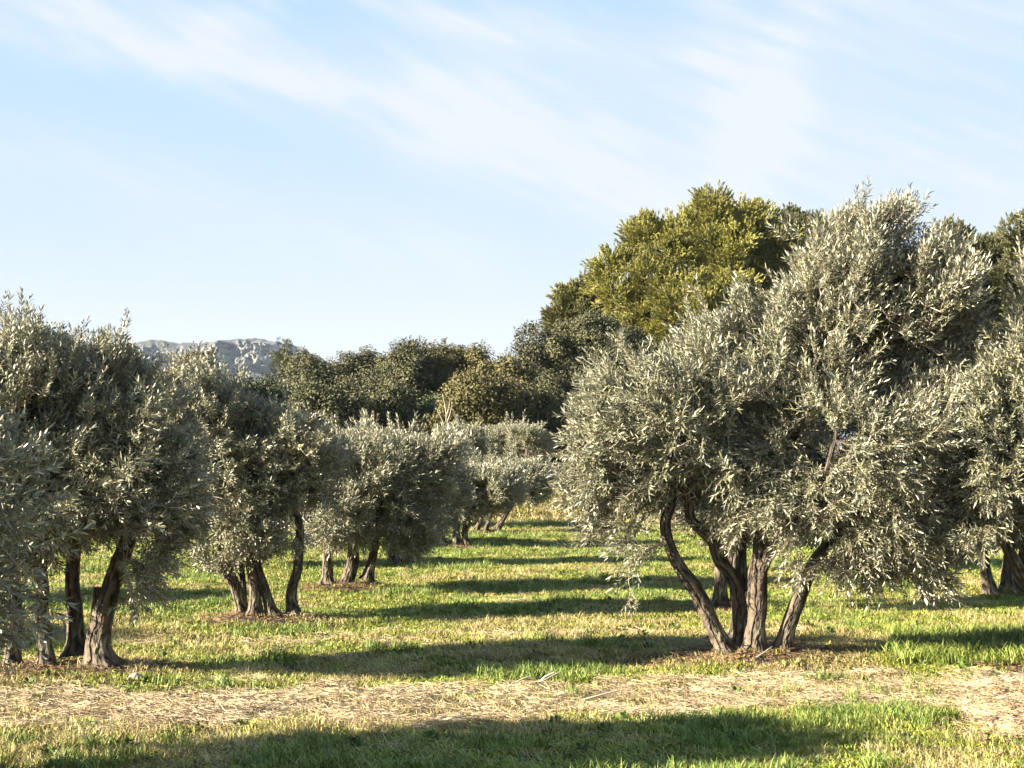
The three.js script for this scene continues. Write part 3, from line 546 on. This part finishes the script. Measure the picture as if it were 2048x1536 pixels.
// ------------------------------------------------------------------ ground: one sheet to the horizon, finest near the camera
{
  const xs = [], zs = [];
  for (let x = -9; x <= 9.001; x += 0.09) xs.push(x);
  for (let s = 0.15, x = 9.15; x < 4000; s *= 1.25, x += s) { xs.push(x); xs.unshift(-x); }
  for (let z = 3, s = 0.5; z > -6; z -= s) zs.push(z);
  for (let z = -6, s = 0.075; z > -4000; z -= s, s *= z > -16 ? 1.004 : z > -60 ? 1.012 : 1.2) zs.push(z);
  for (let z = 5, s = 2; z < 2000; s *= 1.6, z += s) zs.unshift(z);
  const pos = [], col = [], uv = [], idx = [], w = xs.length;
  for (const z of zs) for (const x of xs) {
    const q = zone(x, z), n = fbm(x * 2.5, z * 2.5, 3, 3);
    pos.push(x, groundY(x, z), z); uv.push(x * 0.7, z * 0.7);
    const green = [0.12, 0.135, 0.028], dry = [0.29, 0.205, 0.12], soil = [0.30, 0.175, 0.095];
    for (let k = 0; k < 3; k++) col.push(1.7 * (0.8 + 0.4 * n) * mix(mix(green[k], dry[k], clamp(q.dry * 0.9 + 0.08)), soil[k], q.soil));
  }
  for (let j = 0; j + 1 < zs.length; j++) for (let i = 0; i + 1 < w; i++) { const a = j * w + i; idx.push(a, a + 1, a + w, a + 1, a + w + 1, a + w); }
  const g = new THREE.BufferGeometry(); g.setAttribute('position', new THREE.Float32BufferAttribute(pos, 3)); g.setAttribute('color', new THREE.Float32BufferAttribute(col, 3)); g.setAttribute('uv', new THREE.Float32BufferAttribute(uv, 2)); g.setIndex(idx); g.computeVertexNormals();
  if (g.attributes.normal.getY(w * 10 + 10) < 0) { for (let i = 0; i < idx.length; i += 3) [idx[i + 1], idx[i + 2]] = [idx[i + 2], idx[i + 1]]; g.setIndex(idx); g.computeVertexNormals(); }
  const m = new THREE.Mesh(g, M.ground); m.name = 'ground'; m.userData.kind = 'structure'; m.userData.label = 'grassy ground of the olive grove'; m.receiveShadow = true; scene.add(m);
}

// ------------------------------------------------------------------ grass, straw, weeds
function blades(seed, n, spread, h, w, lean, a, b) {
  const r = rng(seed), f = new Faces();
  for (let i = 0; i < n; i++) {
    const o = V((r() * 2 - 1) * spread, 0, (r() * 2 - 1) * spread), t = r() * 6.28, l = lean * (0.3 + r()), d = V(Math.cos(t) * l, 1, Math.sin(t) * l).normalize(), side = V(Math.sin(t + r()), 0, -Math.cos(t + r())).multiplyScalar(w * 0.5), L = h * (0.5 + 0.7 * r()), q = r(), s = 0.8 + 0.4 * r();
    const c = C(mix(a[0], b[0], q) * s, mix(a[1], b[1], q) * s, mix(a[2], b[2], q) * s);
    const m = o.clone().addScaledVector(d, L * 0.55), e = o.clone().addScaledVector(d, L * 0.9).add(V(Math.cos(t) * L * 0.35 * lean, -L * 0.12 * lean, Math.sin(t) * L * 0.35 * lean));
    f.tri(o.clone().sub(side), o.clone().add(side), m.clone().addScaledVector(side, 0.8), c); f.tri(o.clone().sub(side), m.clone().addScaledVector(side, 0.8), m.clone().addScaledVector(side, -0.8), c); f.tri(m.clone().addScaledVector(side, -0.8), m.clone().addScaledVector(side, 0.8), e, c);
  }
  return f.build();
}
function litter(seed) { const r = rng(seed), f = new Faces(); for (let i = 0; i < 14; i++) { const t = r() * 6.28, q = 0.5 + r(); f.leaf(V((r() - 0.5) * 0.24, 0.006 + 0.02 * r(), (r() - 0.5) * 0.24), V(Math.cos(t), (r() - 0.5) * 0.5, Math.sin(t)).normalize(), V((r() - 0.5) * 0.8, 1, (r() - 0.5) * 0.8), 0.05, 0.012, C(0.21 * q, 0.13 * q, 0.075 * q), C(0.24 * q, 0.17 * q, 0.11 * q), 0.2); } return f.build(); }
function stalks(seed, n, spread, len) {
  const r = rng(seed), f = new Faces();
  for (let i = 0; i < n; i++) {
    const t = r() * 6.28, d = V(Math.cos(t), (r() - 0.35) * 0.3, Math.sin(t)).normalize(), L = len * (0.4 + 0.9 * r()), o = V((r() * 2 - 1) * spread, 0.008 + 0.03 * r(), (r() * 2 - 1) * spread), s = V().crossVectors(d, V(0, 1, 0)).normalize().multiplyScalar(0.0015), up = V(0, 0.0018, 0), q = 0.5 + 0.8 * r(), c = C(0.46 * q, 0.345 * q, 0.21 * q), e = o.clone().addScaledVector(d, L);
    const A = [o.clone().sub(s), o.clone().add(up), o.clone().add(s)], B = [e.clone().sub(s), e.clone().add(up), e.clone().add(s)];
    for (let k = 0; k < 2; k++) { f.tri(A[k], A[k + 1], B[k + 1], c); f.tri(A[k], B[k + 1], B[k], c); }
  }
  return f.build();
}
{
  const r = rng(4242);
  const green = [0.105, 0.17, 0.018], lime = [0.36, 0.335, 0.04], yellow = [0.42, 0.345, 0.10];
  const kinds = {
    short_grass: { g: blades(1, 30, 0.08, 0.042, 0.006, 1.1, green, lime), m: M.grass, label: 'short yellow green turf between the rows of olive trees', list: [] },
    tall_grass: { g: blades(2, 30, 0.06, 0.12, 0.006, 0.6, green, [0.25, 0.26, 0.05]), m: M.grass, label: 'taller tufts of lush green grass', list: [] },
    dry_grass: { g: blades(3, 24, 0.075, 0.07, 0.005, 1.1, yellow, [0.46, 0.37, 0.2]), m: M.straw, label: 'dry yellowed grass mixed through the turf', list: [] },
    straw: { g: stalks(4, 64, 0.13, 0.07), m: M.straw, label: 'pale mown straw lying along the track across the grove', list: [] },
    leaf_litter: { g: litter(31), m: M.leaf, label: 'fallen brown leaves on the bare soil under the olive trees', list: [] },
    weeds: { g: leafClump(9, 22, 0.05, 0.055, [0.09, 0.15, 0.03], [0.11, 0.16, 0.05]), m: M.leaf, label: 'low broad leaved weeds scattered in the turf', list: [] },
  };
  const put = (kind, x, z, s, v, hue = 0) => kinds[kind].list.push([V(x, groundY(x, z), z), V((r() - 0.5) * 0.25, 1, (r() - 0.5) * 0.25).normalize(), r() * 6.28, s, C(v * (1 + hue), v, v * (1 - hue))]);
  const v0 = () => 0.6 + 0.8 * r();
  const bands = [[4.5, 9.5, 360], [9.5, 13, 330], [13, 18, 260], [18, 25, 180], [25, 34, 100], [34, 43, 50]];
  for (const [d0, d1, perM2] of bands) {
    const half = d1 * 0.36 + 2, n = Math.round(perM2 * (d1 - d0) * 2 * half), grow = Math.sqrt(300 / perM2);
    for (let i = 0; i < n; i++) {
      const x = (r() * 2 - 1) * half, D = mix(d0, d1, r()), z = -D; if (Math.abs(x) > D * 0.36 + 2) continue;
      const q = zone(x, z), thick = fbm(x * 1.6 + 30, z * 1.6, 6, 3), patch = fbm(x * 0.7, z * 0.9, 11, 3);
      if (r() < q.soil * 0.9) { if (r() < 0.12) put('dry_grass', x, z, 0.7 * grow ** 0.5, 0.8); else if (r() < 0.3) put('leaf_litter', x, z, 0.8 + 0.5 * r(), v0()); continue; }
      const s = (0.7 + 0.6 * r()) * grow ** 0.3 * (0.75 + 0.6 * thick), v = 0.75 + 0.5 * r();
      if (q.dry > 0.4 && D < 12 && r() < 0.5 * step(0.56, 0.4, patch + 0.25 * (thick - 0.5))) { if (r() < 0.35) put(r() < 0.5 ? 'short_grass' : 'dry_grass', x, z, s * 0.8, v); continue; }
      if (r() < q.dry * 0.8) { if (D > 33) put(r() < 0.3 ? 'short_grass' : 'dry_grass', x, z, s * (1.2 + 2.2 * thick), v, 0.02); else if (r() < 0.6 * q.straw) put('straw', x, z, 0.7 + 0.5 * r() ** 2, 0.5 + 0.75 * r(), (r() - 0.4) * 0.12); else put('dry_grass', x, z, s * 0.8, v); continue; }
      if (q.lush > 0.62 && thick > 0.52 && r() < (D < 14 ? 0.4 : 0.12)) put('tall_grass', x, z, s * 0.8, v, (0.5 - q.lush) * 0.3);
      else if (r() < (D < 10 ? 0.17 : 0.1) + 0.5 * step(0.6, 0.3, q.lush)) put('dry_grass', x, z, s * 0.85, v);
      else if (r() < 0.015) put('weeds', x, z, 0.4 + 0.5 * r(), v);
      else put('short_grass', x, z, s, v * (0.9 + 0.3 * patch), mix(0.12, -0.12, q.lush));
    }
  }
  // tall tufts of the lower right and along the mound, rough grass on the bank
  for (let i = 0; i < 420; i++) { const px = mix(1420, 1900, r()), py = mix(1408, 1490, r()), D = depth(py), [x, z] = at(px, D); if (fbm(x * 1.8, z * 1.8, 14, 3) > 0.5) put(r() < 0.3 ? 'dry_grass' : 'tall_grass', x, z, 0.35 + 0.6 * r(), 0.75 + 0.5 * r(), 0.06); }
  for (let i = 0; i < 320; i++) { const px = mix(1780, 2060, r()), py = mix(1265, 1335, r()), D = depth(py), [x, z] = at(px, D); put('tall_grass', x, z, 0.8 + 0.7 * r(), 0.85 + 0.5 * r()); }
  for (let i = 0; i < 260; i++) { const px = mix(0, 700, r()), py = mix(1475, 1545, r()), D = depth(py), [x, z] = at(px, D); if (fbm(x * 1.8, z * 1.8, 14, 3) > 0.5) put('tall_grass', x, z, 0.7 + 0.5 * r(), 0.8 + 0.5 * r()); }
  for (let i = 0; i < 170; i++) { const [mx, mz] = at(2100, 9.2), a = r() * 6.28, q = 0.35 + 0.75 * r(), x = mx + Math.cos(a) * 0.52 * q, z = mz + Math.sin(a) * 0.66 * q, kind = r() < 0.55 ? 'straw' : 'dry_grass'; put(kind, x, z, 0.6 + 0.5 * r(), 0.6 + 0.5 * r()); if (q < 0.95) kinds[kind].list.at(-1)[0].y += 0.31 * Math.sqrt(1 - q * q) - 0.06; }
  for (const [name, { g, m, label, list }] of Object.entries(kinds)) { const o = foliage(name, g, m, list, scene); tag(o, label, name === 'weeds' ? 'weeds' : name === 'straw' ? 'straw' : name === 'leaf_litter' ? 'leaves' : 'grass', null, 'stuff'); o.name = name; }
}

// ------------------------------------------------------------------ small things on the ground
function lump(rx, ry, rz, seed, rough) {
  const g = new THREE.SphereGeometry(1, 96, 64), p = g.attributes.position, v = V();
  for (let i = 0; i < p.count; i++) { v.fromBufferAttribute(p, i); const n = 1 + rough * (fbm(v.x * 2 + seed, v.y * 2, v.z * 2 + seed, 5) - 0.5) * 2 + 0.25 * rough * (fbm(v.x * 13 + seed, v.y * 13, v.z * 13, 3) - 0.5); p.setXYZ(i, v.x * rx * n, v.y * ry * n, v.z * rz * n); }
  g.computeVertexNormals(); const uv = g.attributes.uv; for (let i = 0; i < uv.count; i++) uv.setXY(i, p.getX(i) * 2.3 + p.getY(i) * 1.9, p.getZ(i) * 2.3 - p.getY(i) * 2.1); return g;
}
{
  let [x, z] = at(2100, 9.2);
  const mound = thing('earth_mound', 'sandy earth mound at the lower right corner', 'mound', [x, groundY(x, z) - 0.06, z]);
  part('earth', lump(0.5, 0.33, 0.65, 3, 0.3), M.mound, mound);
  const r = rng(9); for (let i = 0; i < 30; i++) { const a = 2.2 + r() * 2.6, d = 0.42 + r() * 0.4; const c = part('clod', lump(0.012 + 0.03 * r(), 0.012 + 0.014 * r(), 0.014 + 0.02 * r(), i, 0.3), M.mound, mound); c.position.set(Math.cos(a) * d, 0.075, Math.sin(a) * d * -1.2); }
  [x, z] = at(782, depth(1256));
  const dug = thing('molehill', 'small brown patch of dug earth on the sunny grass left of centre', 'molehill', [x, groundY(x, z) - 0.01, z]); part('earth', lump(0.17, 0.045, 0.12, 8, 0.35), M.mound, dug);
  [x, z] = at(278, depth(1362));
  const stone = thing('pale_stone', 'pale weathered stone in front of the left-edge olive trunk', 'stone', [x, groundY(x, z), z]); part('stone', lump(0.055, 0.05, 0.05, 12, 0.3), M.stone, stone);
  [x, z] = at(1070, depth(1366));
  const fb = thing('fallen_branch', 'pale forked branch lying in the shaded grass at centre', 'branch', [x, groundY(x, z) + 0.03, z]);
  const P = (a, b, c) => V(a / 290, b, c);
  part('branch', tube([P(-55, 0, 0.1), P(-15, 0.05, 0.05), P(6, 0.0, 0), P(10, -0.02, -0.02)].map((v) => v), [0.005, 0.007, 0.008, 0.006], 6), M.deadWood, fb);
  part('branch', tube([P(6, 0.0, 0), P(20, 0.05, 0.02), P(38, 0.085, 0.06)], [0.007, 0.006, 0.003], 6), M.deadWood, fb);
  part('branch', tube([P(8, 0.0, -0.01), P(34, 0.035, -0.1), P(52, 0.06, -0.15)], [0.006, 0.005, 0.003], 6), M.deadWood, fb);
  for (const [px, py, len, a, label] of [[1200, 1392, 0.28, 0.4, 'thin pale stick lying across the straw track right of centre'], [910, 1440, 0.22, -0.5, 'thin pale stick lying on the straw track left of centre'], [1525, 1330, 0.3, 1.0, 'thin dry stick leaning at the foot of the largest olive tree']]) {
    [x, z] = at(px, depth(py)); const s = thing('dry_stick', label, 'stick', [x, groundY(x, z) + 0.03, z]); const d = V(Math.cos(a), 0.12, -Math.sin(a));
    part('stick', tube([d.clone().multiplyScalar(-len / 2).setY(0), V(0.01, 0.03, 0.01), d.clone().multiplyScalar(len / 2).setY(0.05)], [0.006, 0.006, 0.003], 6), M.deadWood, s);
  }
}

// three far birds
for (const [px, py, turn, label] of [[17, 375, 0.5, 'tiny dark bird in the sky near the left edge'], [695, 42, 1.4, 'tiny bird high near the top of the sky, left of centre'], [1197, 373, 2.4, 'tiny bird low in the sky left of the golden pine']]) {
  const D = 300, k = D / 3100, b = thing('bird', label, 'bird', [(px - 1024) * k, EYE + (903 - py) * k, -D], 'birds far off in the sky'); b.rotation.y = turn;
  const dark = M.darkBark, body = lump(0.03, 0.03, 0.1, 2, 0.1); part('body', body, dark, b);
  for (const q of [-1, 1]) { const f = new Faces(); f.leaf(V(0, 0.01, 0), V(q, 0.25, 0.25).normalize(), V(0, 1, 0), 0.2, 0.07, C(1, 1, 1), C(1, 1, 1), 0.2, 0.003); part('wing', f.build(), dark, b); }
}

scene.updateMatrixWorld(true);
renderer.render(scene, camera);
